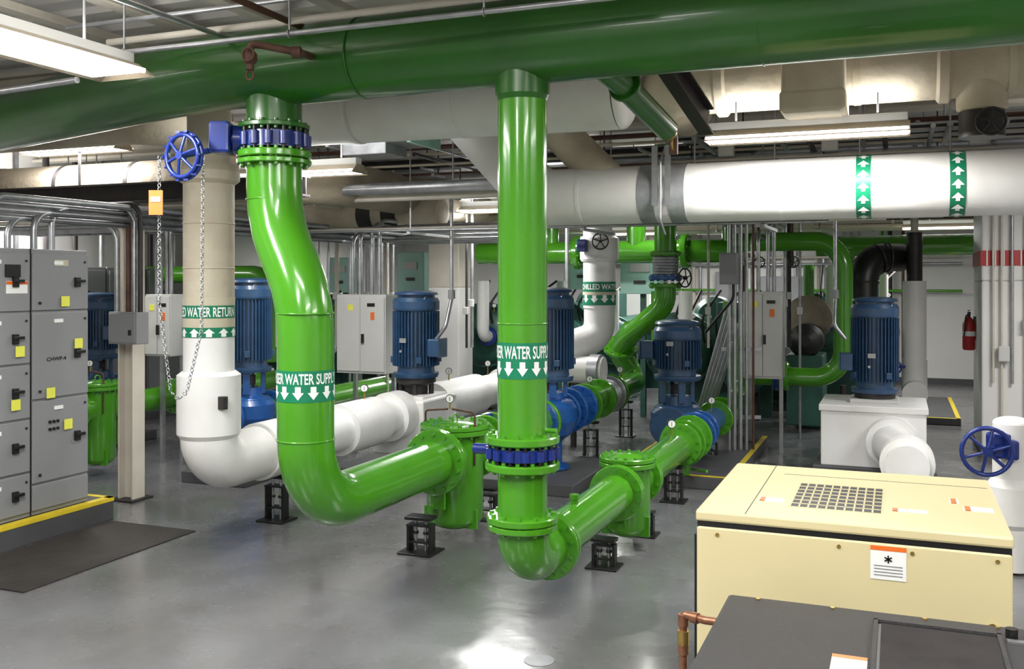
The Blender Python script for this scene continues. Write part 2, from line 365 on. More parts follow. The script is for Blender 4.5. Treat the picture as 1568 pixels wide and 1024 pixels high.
def chain(o,pts,m=STEEL,L=.03):
    for a,b in zip(pts[:-1],pts[1:]):
        a=Vector(a);b=Vector(b); n=max(1,int((b-a).length/(L*.8)))
        for i in range(n):
            c=a.lerp(b,(i+.5)/n); d=(b-a).normalized(); u,v,w=basis(d)
            ax=u if i%2 else v
            o.torus(c,ax,L*.38,.0035,m,8,4)
ca=wc+P(-.14,0,0); cb=wc+P(.13,0,0)
chain(o,[ca,ca+Vector((0,0,-.9)),P(-2.1,5.95,1.42),P(-2.05,5.95,1.37),P(-2.0,5.95,1.42),P(-1.91,5.95,1.8),cb])
o.done()
o=Obj('valve_tag'); o.box(wc+P(-.15,-.03,-.29),(.085,.006,.15),ORG,TH,.0); o.box(wc+P(-.15,-.034,-.27),(.06,.006,.03),LABW,TH); o.done()
strainer('basket_strainer',LG,2.18,ZG,RG,.235,.90,.06,True)
stand('pipe_stand',LG(0).x-.02,LG(1.60).y,.28,.17); stand('pipe_stand',LG(0).x+.03,LG(2.76).y,.28,.17)
o=Obj('condenser_water_supply_pipe')
o.cyl(LG(2.6),LG(4.3),RG*.95,GREEN,30)
o.flange(LG(2.78),(0,1,0),.25,.05,GREEN,14,GREEN); o.flange(LG(2.98),(0,1,0),.25,.05,GREEN,14,GREEN)
o.flange(LG(4.2),(0,1,0),.24,.05,GREEN,14,GREEN)
o.cyl(LG(4.8),LG(5.5),.14,BLUE3,24); o.flange(LG(5.1),(0,1,0),.25,.06,BLUE3,12); o.flange(LG(5.5),(0,1,0),.24,.06,BLUE3,12)
o.flange(LG(5.7),(0,1,0),.24,.05,GREEN,14,GREEN); o.flange(LG(6.3),(0,1,0),.24,.05,GREEN,14,GREEN)
o.cyl(LG(5.5),LG(6.35),.16,GREEN,28)
for i in range(6): o.torus(LG(6.45+i*.05),(0,1,0),.17,.028,SILV,28,8)
o.flange(LG(6.4),(0,1,0),.23,.03,SILV,10); o.flange(LG(6.78),(0,1,0),.23,.03,SILV,10)
o.flange(LG(6.88),(0,1,0),.24,.05,GREEN,14,GREEN)
o.tube([LG(6.85),P(1.80,13.8,ZG),P(1.50,13.7,1.12),P(1.66,13.3,1.42)],.155,GREEN,[.26,.2],28)
o.flange(P(1.52,13.65,1.16),(.15,-.3,.5),.24,.06,GREEN,12); 
o.gauge(LG(5.95,ZG+.15),.08,.04); o.gauge(LG(7.3,ZG+.15),.08,.04)
o.done()
stand('pipe_stand',LG(0).x,LG(6.0).y,.42); stand('pipe_stand',LG(0).x,LG(7.6).y,.48)
o=Obj('butterfly_valve'); o.lugvalve(LG(2.88),(0,1,0),.25,.13,BLUE2,12); o.cyl(LG(2.88,.66,-.2),LG(2.88,.68,-.38),.04,BLUE2,14)
o.lathe(LG(2.80,.68,-.42),(0,1,0),[(.10,0),(.11,.03),(.11,.12),(.08,.15)],BLUE2,24); o.done()
# ------------------------------------------------------------------ return riser C (white)
C0=P(-2.397,7.65); ZR=.645; RC=.196
def LC(s,z=ZR,dx=0): return Vector((C0.x+dx,C0.y+s,z))
zc=lambda y:2.1-(y-430)*.005165
o=Obj('chilled_water_return_pipe')
o.cyl(LC(0,zc(455)),LC(0,2.92),RC,BEIGE,36)
for z in (2.2,2.55): o.torus(LC(0,z),(0,0,1),RC,.006,BEIGE,36,6)
o.lathe(LC(0,2.86),(0,0,1),[(RC,0),(RC*1.2,.03),(RC*1.22,.10),(RC*1.05,.16)],BEIGE,36)
o.cyl(LC(0,2.9),LC(0,3.9),RC*.85,BEIGE,30)
o.cyl(LC(0,zc(515)),LC(0,zc(455)),RC+.004,LABB,36)
o.lathe(LC(0,zc(486)),(0,0,1),[(RC+.006,0),(RC+.006,zc(467)-zc(486))],LABG,40,cap=False)
o.lathe(LC(0,zc(515)),(0,0,1),[(RC+.006,0),(RC+.006,zc(500)-zc(515))],LABG,40,cap=False)
wraptext(o,'CHILLED WATER RETURN',LC(0),RC+.008,zc(484),.075,-.42,.66,LABW)
wraparrows(o,LC(0),RC+.008,zc(514),.065,LABW,11,6.28,up=True)
o.cyl(LC(0,1.30),LC(0,zc(515)),RC,WHITE,36)
o.lathe(LC(0,.86),(0,0,1),[(RC*1.1,0),(RC*1.25,.04),(RC*1.25,.50),(RC*1.05,.53)],WHITE,36)
o.box(LC(0,1.16)+P(.17,-.20,0),(.06,.05,.1),DARK,TH-.5,.005)
o.tube([LC(0,.9),LC(0),LC(.75)],RC*1.12,WHITE,.36,40)
o.cyl(LC(.62),LC(.95),RC*1.25,WHITE,36)
o.cyl(LC(.95),LC(2.9),RC,WHITE,32)
o.cyl(LC(1.15),LC(1.25),RC*1.3,BLACK,28)
o.cyl(LC(1.9),LC(2.6),RC*1.28,WHITE,32)
o.cyl(LC(4.2),LC(5.2),RC*1.3,WHITE,32); o.cyl(LC(5.2),LC(7.6),RC*1.05,WHITE,32)
o.cyl(LC(6.1),LC(6.5),RC*1.3,WHITE,32)
for s in (1.3,2.4,4.4,5.6): o.gauge(LC(s,ZR+.2),.12,.04)
o.done()
stand('pipe_stand',LC(0).x,LC(.9).y,.40,.16); stand('pipe_stand',LC(0).x,LC(5.6).y,.42,.14)
# ------------------------------------------------------------------ pumps
def pump(name,X,Y,zm,zt,r,zc=.66,ins=False,pb=BLUE,tb=1,volute=True):
    o=Obj(name); c=(X,Y)
    def at(z): return (X,Y,z)
    o.lathe(at(zm),(0,0,1),[(r*.95,0),(r*.98,.03),(r*.98,.05),(r*.80,.055),(r*.78,.12)],BLUE,32)
    zb=zm+.12; zf=zt-.22
    o.cyl(at(zb),at(zf),r*.84,BLUE,36)
    nf=40
    for i in range(nf):
        a=2*math.pi*i/nf
        o.box((X+math.cos(a)*r*.9,Y+math.sin(a)*r*.9,(zb+zf)/2),(r*.2,.010,zf-zb-.02),BLUE,a)
    o.lathe(at(zf),(0,0,1),[(r*.98,0),(r*1.0,.02),(r*1.0,.10),(r*.92,.14)],BLUE,36)
    o.lathe(at(zf+.14),(0,0,1),[(r*.8,0),(r*.8,.03),(r*.95,.035),(r*.9,.06),(r*.6,.08),(.001,.085)],BLUE,36)
    for a in(0.6,2.2,3.8,5.3): o.box((X+math.cos(a)*r*.97,Y+math.sin(a)*r*.97,zb+.08),(.06,.06,.07),BLUE,a,.006)
    ax=X+tb*r*1.15; o.box((ax,Y-r*.35,zb+.22),(r*.55,r*.75,r*.75),BLUE,0,.015); o.box((ax+tb*r*.28,Y-r*.35,zb+.22),(.012,r*.8,r*.8),BLUE,0,.003)
    o.box((X-math.sin(.1)*r,Y-r*1.0,zb+.3),(.08,.01,.05),SILV,0)
    o.lathe((X-r*.2,Y-r*.96,zb+.18),(0,-1,0),[(.015,0),(.015,.02)],SILV,12)
    o.torus((X+r*.7,Y-r*.5,zf+.12),(1,0,0),.03,.007,STEEL,14,6)
    h=zm-(zc+.2)
    if ins:
        o.lathe(at(zm-.2),(0,0,1),[(r*.5,0),(r*.5,.1),(r*.85,.14),(r*.85,.2)],DARK,28)
        for a in(.4,2.0,3.5,5.1): o.cyl((X+math.cos(a)*r*.65,Y+math.sin(a)*r*.65,zm-.22),(X+math.cos(a)*r*.65,Y+math.sin(a)*r*.65,zm),.03,DARK,8)
    else:
        o.lathe(at(zc+.12),(0,0,1),[(r*.95,0),(r*.95,.05),(r*.6,.08),(r*.55,h*.35+.08)],pb,28)
        for i in range(4):
            a=i*math.pi/2+.5; o.box((X+math.cos(a)*r*.62,Y+math.sin(a)*r*.62,zm-h*.45),(r*.18,r*.3,h*.95),pb,a,.006)
        o.cyl(at(zc),at(zm),.035,STEEL,14); o.lathe(at(zm-h*.55),(0,0,1),[(r*.3,0),(r*.3,.1)],DARK,20)
        o.lathe(at(.13),(0,0,1),[(r*.8,0),(r*.8,.03),(r*.5,.05),(r*.5,zc-.38),(r*.9,zc-.30),(r*1.12,zc-.16),(r*1.12,zc-.02),(r*.9,zc+.05)],pb,32)
        for sg in(-1,1):
            o.cyl((X,Y,zc),(X,Y+sg*r*1.5,zc),.13,pb,24); o.flange((X,Y+sg*r*1.5,zc),(0,1,0),.22,.05,pb,12)
    return o.done()
pc=LC(3.54); 
pump('vertical_inline_pump',pc.x,pc.y,1.02,1.99,.265,ZR,True)
o=Obj('insulated_pump_casing'); 
o.box((pc.x,pc.y,.50),(.62,.85,.60),WHITE,0,.02); o.lathe((pc.x,pc.y,.13),(0,0,1),[(.24,0),(.24,.15)],WHITE,24); o.box((pc.x,pc.y,.81),(.48,.6,.04),WHITE,0,.01)
for sg in(-1,1): o.cyl((pc.x,pc.y+sg*.4,ZR),(pc.x,pc.y+sg*.66,ZR),.26,WHITE,32)
o.done()
pg=LG(4.55); pump('vertical_inline_pump',pg.x,pg.y,1.05,2.03,.25,ZG,False,BLUE3,-1)
pd=P(1.88,11.0); pump('vertical_inline_pump',pd.x,pd.y,.98,1.66,.27,.5,False,BLUE,-1)
pa=P(-2.86,10.5); pump('vertical_inline_pump',pa.x,pa.y,1.12,2.13,.25,.66,False,BLUE3,-1)
pb_=P(-5.33,12.5); pump('vertical_inline_pump',pb_.x,pb_.y,1.1,1.95,.24,.66,False,BLUE)
pe=P(4.05,10.8); pump('vertical_inline_pump',pe.x,pe.y,.86,1.92,.255,.5,True,BLUE,-1)
o=Obj('insulated_pump_casing'); o.bx(pe.x-.54,pe.x+.52,pe.y-.5,pe.y+.5,.10,.70,WHITE,.012); o.bx(pe.x-.56,pe.x+.54,pe.y-.52,pe.y+.52,.69,.76,WHITE,.01)
o.box((pe.x,pe.y,.78),(.5,.5,.04),LGREY,0,.006); o.done()
o=Obj('chilled_water_suction_pipe'); o.tube([(pe.x+.18,pe.y-.4,.42),(pe.x+.18,pe.y-1.0,.42),(pe.x+.32,pe.y-1.5,.42),(pe.x+.32,pe.y-2.1,.42)],.19,WHITE,.3,32)
o.cyl((pe.x+.18,pe.y-.5,.42),(pe.x+.18,pe.y-.8,.42),.25,WHITE,32); o.cyl((pe.x+.32,pe.y-1.75,.42),(pe.x+.32,pe.y-1.95,.42),.24,WHITE,32)
o.done()
stand('pipe_stand',pe.x+.32,pe.y-1.62,.225)
def hpad(x0,x1,y0,y1,h=.13,ye=True):
    o=Obj('equipment_pad'); o.bx(x0,x1,y0,y1,0,h,PADM,.01)
    if ye:
        o.bx(x0,x1,y0,y0+.06,h,h+.003,YEL); o.bx(x0,x0+.06,y0,y1,h,h+.003,YEL); o.bx(x1-.06,x1,y0,y1,h,h+.003,YEL)
    o.done()
hpad(pd.x-.42,F0.x+.45,9.75,12.6)
hpad(pc.x-.55,pc.x+.55,pc.y-.9,pc.y+.9,.12,False)
hpad(pg.x-.5,pg.x+.5,pg.y-.75,pg.y+.75,.12,False)
hpad(pa.x-.4,pa.x+.4,pa.y-.6,pa.y+.6,.12,False)
hpad(pb_.x-.4,pb_.x+.4,pb_.y-.6,pb_.y+.6,.12,False)
hpad(pe.x-.62,pe.x+.62,pe.y-.55,pe.y+.55,.10,False)
hpad(-1.45,.85,15.4,18.2,.1)
LS=P(-4.5,10.5)
def LL(s,z=.72,dx=0): return Vector((LS.x+dx,LS.y+s,z))
strainer('basket_strainer',LL,0,.72,.135,.19,.98,.10,True)
stand('pipe_stand',LL(0).x,LL(-.36).y,.4,.12)
o=Obj('condenser_water_supply_pipe'); o.tube([LL(.3),LL(4.5),LL(4.5,1.6),LL(5.5,1.6)],.135,GREEN,.3,24)
o.flange(LL(1.2),(0,1,0),.21,.05,GREEN,12); o.flange(LL(1.3),(0,1,0),.21,.05,BLUE2,12); o.flange(LL(1.4),(0,1,0),.21,.05,GREEN,12); o.done()
stand('pipe_stand',LL(0).x,LL(3.0).y,.56,.12)
o=Obj('condenser_water_supply_pipe'); a=pa
o.tube([(a.x,a.y+.3,.66),(a.x,a.y+3,.66)],.14,GREEN,.3,24)
o.done()
# ------------------------------------------------------------------ white main W
WY=8.22; WZ=2.85
o=Obj('chilled_water_main_pipe')
o.tube([(-3.75,8.3,3.62),(-3.0,8.22,2.85),(5.3,WY,WZ)],.25,WHITE,.35,44)
o.tube([(-2.95,8.3,3.55),(-2.35,8.25,2.95)],.17,BEIGE,.1,28)
for xx in(-1.98,-1.72): o.lathe((xx-.07,WY,WZ),(1,0,0),[(.254,0),(.254,.14)],SILV,44)
for xx in(-.25,.42):
    o.lathe((xx-.055,WY,WZ),(1,0,0),[(.254,0),(.254,.11)],LABG,44,cap=False)
    for i in range(16):
        a=2*math.pi*i/16
        def q(da,dx): return (xx+dx,WY+math.cos(a+da)*.257,WZ+math.sin(a+da)*.257)
        o.add([q(.12,0-.045),q(.12,.045),q(-.06,0.0)],[(0,1,2)],LABW)
        o.add([q(.22,-.015),q(.22,.015),q(.12,.015),q(.12,-.015)],[(0,1,2,3)],LABW)
for xx in (-2.6,-.9,1.4,2.6): o.lathe((xx,WY,WZ),(1,0,0),[(.253,0),(.253,.03)],WHITE,44)
o.done()
o=Obj('pipe_hanger'); 
for dx in(-.09,.02): o.box((-1.80+dx,WY-.262,2.98),(.05,.012,.5),STEEL)
o.tube([(-1.84,WY-.1,2.5),(-1.84,WY-.27,2.6),(-1.84,WY-.27,3.1),(-1.84,WY,3.3),(-1.84,WY,ZH)],.012,STEEL,.05,8); o.done()
for xx in(.9,2.3):
    o=Obj('pipe_hanger'); o.torus((xx,WY,WZ),(1,0,0),.262,.012,STEEL,36,6); o.cyl((xx,WY,WZ+.26),(xx,WY,ZH),.01,STEEL,8); o.done()
o=Obj('chilled_water_main_pipe'); o.tube([(-5.3,7.4,3.62),(-2.0,7.3,3.58)],.30,WHITE,.3,40); o.dome((-2.0,7.3,3.58),(1,0,0),.30,.12,WHITE,40)
o.dome((-5.3,7.4,3.62),(-1,0,0),.30,.15,WHITE,40)
for xx in(-3.4,-4.4,-2.5): o.lathe((xx,7.34,3.6),(1,0,0),[(.306,0),(.306,.05)],WHITE,40)
o.done()
BY=7.5
o=Obj('insulated_overhead_pipe'); o.tube([(-1.75,8.6,3.62),(-1.75,BY,3.62),(5.1,BY,3.62)],.23,BEIGE,.3,36)
for xx in (-1.3,.25,2.1): o.lathe((xx,BY,3.62),(1,0,0),[(.235,0),(.26,.02),(.26,.08),(.235,.10)],BEIGE,36)
for xx in(-.3,.7,1.6): o.lathe((xx,BY,3.62),(1,0,0),[(.236,0),(.236,.05)],LABB,36)
o.done()
q=P(2.16,6.9)
o=Obj('insulated_valve_box'); o.box((q.x,q.y,3.50),(.42,.5,.46),BEIGE,0,.03); o.box((q.x,q.y,3.35),(.44,.52,.14),BEIGE,0,.02); o.box((q.x,q.y,3.72),(.44,.52,.02),LABB); o.done()
q=P(3.28,6.75)
o=Obj('insulated_valve_stub'); o.lathe((q.x,q.y,3.27),(0,0,1),[(.12,0),(.165,.03),(.17,.3),(.14,.33)],BEIGE,32); o.cyl((q.x,q.y,3.1),(q.x,q.y,3.28),.15,DARK,28); o.cyl((q.x,q.y,3.5),(q.x,BY,3.64),.12,BEIGE,24)
o.wheel((q.x+.04,q.y-.22,3.18),(0,-1,0),.09,BLACK,.01,5); o.cyl((q.x+.04,q.y-.2,3.18),(q.x,q.y,3.18),.02,BLACK,10); o.done()
o=Obj('support_beam'); a=P(.72,5.75,3.62); b=P(1.33,6.6,3.1); d=(b-a).normalized(); 
M=Matrix((Vector((0,0,1)).cross(d).normalized(),d,Vector((0,0,1)).cross(d).normalized().cross(d))).transposed()
o.box((a+b)/2,(.10,(b-a).length,.012),DARK,M=M); o.box((a+b)/2+Vector((0,0,.09)),(.012,(b-a).length,.16),DARK,M=M); o.box((a+b)/2+Vector((0,0,.17)),(.10,(b-a).length,.012),DARK,M=M); o.done()
# ------------------------------------------------------------------ fluorescent fixtures
def fixture(cx,cy,z,L,w,along='x',pw=60,up=.22):
    o=Obj('fluorescent_light_fixture')
    sx,sy=(L,w) if along=='x' else (w,L)
    o.box((cx,cy,z+.11),(sx*.98 if along=='x' else sx*.35,sy*.35 if along=='x' else sy*.98,.07),LGREY,0,.005)
    hx,hy=sx/2,sy/2
    if along=='x':
        vs=[(cx-hx,cy-hy,z),(cx+hx,cy-hy,z),(cx+hx,cy-hy*.4,z+.085),(cx-hx,cy-hy*.4,z+.085),(cx-hx,cy+hy,z),(cx+hx,cy+hy,z),(cx+hx,cy+hy*.4,z+.085),(cx-hx,cy+hy*.4,z+.085)]
    else:
        vs=[(cx-hx,cy-hy,z),(cx-hx,cy+hy,z),(cx-hx*.4,cy+hy,z+.085),(cx-hx*.4,cy-hy,z+.085),(cx+hx,cy-hy,z),(cx+hx,cy+hy,z),(cx+hx*.4,cy+hy,z+.085),(cx+hx*.4,cy-hy,z+.085)]
    o.add(vs,[(0,1,2,3),(4,7,6,5),(0,3,7,4),(1,5,6,2),(3,2,6,7)],DBEIGE)
    o.box((cx,cy,z+.022),(sx*.985,sy*.93,.02),TUBE)
    for k in(-.35,.35):
        if along=='x': o.cyl((cx+L*k,cy,z+.14),(cx+L*k,cy,max(ZH,z+.15)),.008,STEEL,8)
        else: o.cyl((cx,cy+L*k,z+.14),(cx,cy+L*k,max(ZH,z+.15)),.008,STEEL,8)
    ob=o.done()
    for nm,en,zz,fl in(('tube_light',pw,z-.005,0),('ceiling_fill_light',pw*up,z+.16,1)):  # the upward light is a fill, added to brighten the ceiling
        ld=bpy.data.lights.new(nm,'AREA'); ld.shape='RECTANGLE'; ld.size=sx*.95; ld.size_y=sy*.9; ld.energy=en; ld.color=(1,.985,.96)
        lo=bpy.data.objects.new(nm,ld); bpy.context.scene.collection.objects.link(lo); lo.parent=ob
        lo.location=Vector((cx,cy,zz))-ob.location
        if fl: lo.rotation_euler=(math.pi,0,0)
def fx(x,d,z,L,w,pw,al='x'):
    q=P(x,d); fixture(q.x,q.y,z,L,w,al,pw)
fixture(-4.26,3.4,3.3,2.2,.42,'y',105,.35)
fixture(-.63,7.36,3.14,1.42,.30,'x',100,.12)
fx(-2.04,9.25,3.1,1.35,.3,100)
fx(-.25,12.7,3.0,1.3,.3,105)
fx(-2.1,19.5,2.95,1.3,.3,90)
fx(2.0,17,2.9,1.3,.3,100)
fx(6.75,15,2.9,1.3,.3,100)
fx(-7.0,16,2.95,1.3,.3,90)
fx(-6.6,12.9,3.1,1.3,.3,90)
fx(2.4,13.2,3.3,1.3,.3,100)
fx(4.2,18.5,3.0,1.3,.3,100)
fx(-4.6,10.2,3.45,1.3,.3,70)
fixture(0.6,1.6,3.6,2.4,.4,'y',100,.4); fixture(-2.2,.8,3.6,2.4,.4,'y',105,.4); fixture(2.6,3.6,3.6,2.4,.4,'y',95,.4)  # unseen fixtures, added above and behind the camera to light the foreground
fixture(-1.9,3.0,3.82,1.4,.4,'x',75,.3); fixture(-7.5,3.0,3.6,2.4,.4,'y',90,.4); fixture(2.3,9.9,3.3,1.6,.3,'x',130,.15)  # more added out-of-view fixtures; the last is there to brighten the pier
# ------------------------------------------------------------------ motor control center
o=Obj('motor_control_center_cabinet')
FX=-6.5
o.bx(-7.05,FX,2.6,6.40,.2,2.36,GREY,.008)
secs=[(5.80,6.40),(5.20,5.80),(4.60,5.20),(4.0,4.6),(3.4,4.0)]
rows=[[(.24,.44),(.46,1.12),(1.14,1.84),(1.86,2.32)],[(.24,.55),(.57,.98),(1.0,1.42),(1.44,1.84),(1.86,2.32)]]
for k,(y0,y1) in enumerate(secs):
    for j,(z0,z1) in enumerate(rows[k%2]):
        o.bx(FX,FX+.018,y0+.012,y1-.012,z0,z1,GREY,.005)
        if z1-z0>.3:
            zm_=(z0+z1)/2
            o.box((FX+.03,y1-.14 if k%2==0 else y1-.16,zm_),(.03,.05,.08),BLACK,0,.004); o.box((FX+.045,y1-.12 if k%2==0 else y1-.14,zm_+.01),(.02,.10,.025),BLACK,0,.004)
            o.box((FX+.022,y1-.33,z1-.07),(.006,.09,.03),LABW)
            o.cyl((FX+.018,y0+.08,z0+.06),(FX+.03,y0+.08,z0+.06),.012,DARK,10); o.cyl((FX+.018,y1-.05,z1-.06),(FX+.026,y1-.05,z1-.06),.01,DARK,10)
    o.bx(FX,FX+.012,y0,y0+.006,.2,2.36,DARK)
for a in range(2):
    for b in range(3): o.cyl((FX+.018,5.98+b*.04,.88+a*.06),(FX+.03,5.98+b*.04,.88+a*.06),.013,BLACK,10)
for (yy,z) in((6.13,1.93),(6.27,1.57),(5.68,1.54),(5.98,1.18),(5.64,1.12),(6.16,.90)):
    o.box((FX+.034,yy,z),(.003,.085,.085),NOTE,0)
flattext(o,'CHWP-4',(FX+.021,5.95,1.44),(0,1,0),(0,0,1),.20,.032,BLACK)
o.box((FX+.021,5.66,2.05),(.004,.2,.10),LABW); o.box((FX+.024,5.66,2.085),(.004,.2,.025),ORG); o.box((FX+.021,6.1,2.25),(.004,.14,.05),LABB)
o.box((FX+.021,5.62,2.18),(.02,.14,.10),BLACK,0,.003)
o.done()
o=Obj('equipment_pad'); o.bx(-7.4,-6.42,2.2,6.62,0,.195,PADM,.008); o.bx(-6.49,-6.42,2.2,6.62,.195,.199,YEL); o.bx(-6.42,-6.417,2.2,6.62,.165,.195,YEL); o.bx(-7.4,-6.42,6.56,6.62,.196,.199,YEL); o.done()
Obj('rubber_floor_mat').bx(-6.38,-5.46,4.82,6.54,.001,.012,RUB,.004).done()
o=Obj('conduit_bundle')
for i in range(7):
    yy=4.9+i*.22; r=.028; zt=2.62+.055*(i%4)
    o.tube([(-6.72+.04*(i%2),yy,2.36),(-6.72+.04*(i%2),yy,zt),(-6.72+.04*(i%2)+.0,11+i*.15,zt),(-4.5,11+i*.15,zt)],r,STEEL,.16,12)
for i in range(5):
    o.cyl((-7.0+.07*i,3.5+.3*i,2.36),(-7.0+.07*i,3.5+.3*i,3.9),.03,STEEL if i%2 else DARK,12)
o.done()
# row of tall panels along the left wall
o=Obj('switchgear_lineup')
for i in range(6):
    y0=9.2+i*.8; o.bx(-11.3,-10.6,y0,y0+.78,.1,2.3,GREY,.01); o.bx(-10.6,-10.58,y0+.03,y0+.75,.15,2.25,GREY,.005)
    o.box((-10.57,y0+.65,1.3),(.02,.04,.2),BLACK); o.box((-10.575,y0+.35,1.9),(.01,.2,.12),DARK)
o.bx(-11.35,-10.5,9.1,14.1,0,.1,PADM)
for i in range(9): o.cyl((-10.9,9.5+i*.5,2.3),(-10.9,9.5+i*.5,ZH-.1),.04,DARK if i%3 else STEEL,10)
o.done()
pp=P(-3.66,9.3)
o=Obj('conduit_support_post'); o.box((pp.x,pp.y,1.35),(.16,.018,2.7),CREAM); o.box((pp.x-.08,pp.y,1.35),(.018,.16,2.7),CREAM); o.box((pp.x+.08,pp.y,1.35),(.018,.16,2.7),CREAM)
o.box((pp.x,pp.y,.01),(.28,.28,.02),DARK); o.done()
o=Obj('junction_box'); jb=P(-3.60,9.08); o.box((jb.x,jb.y,1.66),(.34,.16,.30),GREY,0,.008); o.box((jb.x,jb.y-.085,1.66),(.31,.01,.27),GREY,0,.004); o.box((jb.x+.1,jb.y-.095,1.62),(.03,.01,.05),BLACK)
for i in range(5):
    xx=jb.x-.14+i*.07; zt=2.62+.05*i
    o.tube([(xx,jb.y,1.8),(xx,jb.y,zt),(-9.5,jb.y+.0,zt)],.024,[STEEL,CREAM,BROWN,STEEL,DARK][i],.14,12)
o.done()
def vfd(name,X,Y,z0,z1,w,dp=.3,legs=True):
    o=Obj(name); o.box((X,Y,(z0+z1)/2),(w,dp,z1-z0),LGREY,0,.01)
    for k,sg in enumerate((-1,1)):
        o.box((X+sg*w*.245,Y-dp/2-.008,(z0+z1)/2),(w*.47,.016,(z1-z0)*.94),LGREY,0,.006)
    o.box((X+w*.06,Y-dp/2-.03,(z0+z1)/2-.05),(.03,.03,.11),BLACK,0,.004); o.box((X-w*.2,Y-dp/2-.018,z1-.15),(.07,.004,.07),NOTE)
    o.box((X+w*.25,Y-dp/2-.018,z1-.25),(.05,.006,.09),ORG); o.box((X+w*.22,Y-dp/2-.018,z1-.12),(.1,.006,.04),BLACK)
    if legs:
        for sg in(-1,1): o.box((X+sg*w*.4,Y+dp/2+.02,z1/2),(.045,.045,z1),STEEL)
        o.box((X,Y+dp/2+.02,z0+.1),(w,.04,.04),STEEL); o.box((X,Y+dp/2+.02,z1-.06),(w,.04,.04),STEEL)
    for k in(-.3,-.15,.1,.25): o.tube([(X+w*k,Y,z1),(X+w*k,Y,2.75+k*.3),(X+w*k,Y+1.2,2.75+k*.3)],.024,STEEL,.15,12)
    return o.done()
q=P(-1.72,11.5); vfd('variable_frequency_drive_cabinet',q.x,q.y,1.01,1.94,.66)
q=P(-3.95,11.0); vfd('disconnect_switch_box',q.x,q.y,1.25,1.95,.36,.22)
q=P(3.05,11.7); vfd('variable_frequency_drive_cabinet',q.x,q.y,.93,1.97,.46)
q=P(-2.2,14.5); vfd('disconnect_switch_box',q.x,q.y,1.2,1.9,.4,.22)
o=Obj('strut_conduit_rack')
for x,m,r in((2.54,STEEL,.02),(2.60,STEEL,.026),(2.67,STEEL,.026),(2.74,STEEL,.02),(2.82,BROWN,.014)):
    q=P(x,11.3); o.cyl((q.x,q.y,.01),(q.x,q.y,3.4),r,m,12)
for z in(.5,1.3,2.3,2.75):
    a=P(2.48,11.36,z);b=P(2.9,11.36,z); o.box((a+b)/2,(.46,.04,.04),STEEL,TH)
q=P(2.68,11.3); o.box((q.x,q.y,.006),(.4,.2,.012),STEEL)
o.done()
q=P(2.49,11.1); Obj('junction_box').box((q.x,q.y,2.24),(.2,.14,.36),GREY,0,.008).box((q.x,q.y-.075,2.24),(.18,.01,.33),GREY,0,.003).cyl((q.x,q.y,2.4),(q.x,q.y,3.3),.02,STEEL,10).tube([(q.x+.05,q.y,2.1),(q.x+.05,q.y,1.9),(q.x-.3,q.y+.2,1.5)],.018,BLACK,.12,8).done()
o=Obj('leaning_strut_channels')
for i in range(5):
    a=P(2.18+i*.05,12.0+.05*i,.02); b=P(2.56+i*.05,11.55+.05*i,1.75-.05*i); o.cyl(a,b,.022,STEEL,8)
o.done()
for c_,zt in((pc,3.2),(pe,3.3)):
    o=Obj('motor_feed_conduit'); s_=1 if c_ is pc else -1
    o.tube([(c_.x+s_*.3,c_.y-.1,1.45),(c_.x+s_*.42,c_.y-.1,1.6),(c_.x+s_*.42,c_.y+.05,1.9),(c_.x+s_*.42,c_.y+.05,zt)],.022,STEEL,.12,12)
    o.cyl((c_.x+s_*.42,c_.y+.05,1.9),(c_.x+s_*.42,c_.y+.05,2.0),.04,GREY,12); o.done()
# ------------------------------------------------------------------ chillers & background pipes
def chiller(x,d,z,r,L,panel):
    q=P(x,d); o=Obj('water_chiller')
    for k,(zz_,rr,dx) in enumerate(((z,r,0),(z-.15+.0,r*.8,r*1.9))):
        o.cyl((q.x+dx,q.y,zz_),(q.x+dx,q.y+L,zz_),rr,CHG,36)
        o.flange((q.x+dx,q.y+.02,zz_),(0,1,0),rr*1.1,.06,CHG,20,DARK); o.dome((q.x+dx,q.y,zz_),(0,-1,0),rr,rr*.4,CHG,32)
        for s_ in(-1,1):
            o.tube([(q.x+dx+s_*rr*.4,q.y-rr*.25,zz_),(q.x+dx+s_*rr*.4,q.y-rr*1.1,zz_),(q.x+dx+s_*rr*.4,q.y-rr*1.1,zz_+.9)],rr*.2,GREEN if s_<0 else WHITE,.15,20)
            o.flange((q.x+dx+s_*rr*.4,q.y-rr*.7,zz_),(0,1,0),rr*.32,.05,BLUE2,8)
    for yy in(.4,L-.4): o.box((q.x+r*.9,q.y+yy,(z-r)/2+.04),(r*3.4,.12,(z-r)+.1),CHG)
    o.lathe((q.x+r*.6,q.y+L*.3,z+r*.9),(0,1,0),[(r*.45,0),(r*.62,.1),(r*.62,.5),(r*.4,.7),(r*.4,1.5)],CHG,28)
    o.box((q.x+r*1.5,q.y+.5,z+r*.9),(.5,.6,.5),CHG,0,.02)
    if panel:
        c=P(*panel[:2]); o.box((c.x,c.y,panel[2]),(panel[3],.25,panel[4]),TEAL,0,.01); o.box((c.x,c.y-.14,panel[2]+.1),(panel[3]*.5,.02,.12),LGREY); o.box((c.x,c.y-.14,panel[2]-.12),(panel[3]*.3,.02,.05),BLACK)
        o.box((c.x,c.y+.1,panel[2]/2),(.08,.08,panel[2]),CHG)
    for i in range(5):
        o.tube([(q.x+.2*i,q.y-.1,z+.1),(q.x+.2*i,q.y-.3,z+.5),(q.x+.3*i,q.y+.2,z+.9)],.02,DARK,.15,8)
        o.gauge((q.x+.25*i,q.y-.2,z+r*.8),.06,.035)
    o.done()
chiller(2.6,15.0,1.05,.52,3.6,(2.0,14.9,2.2,.62,.6))
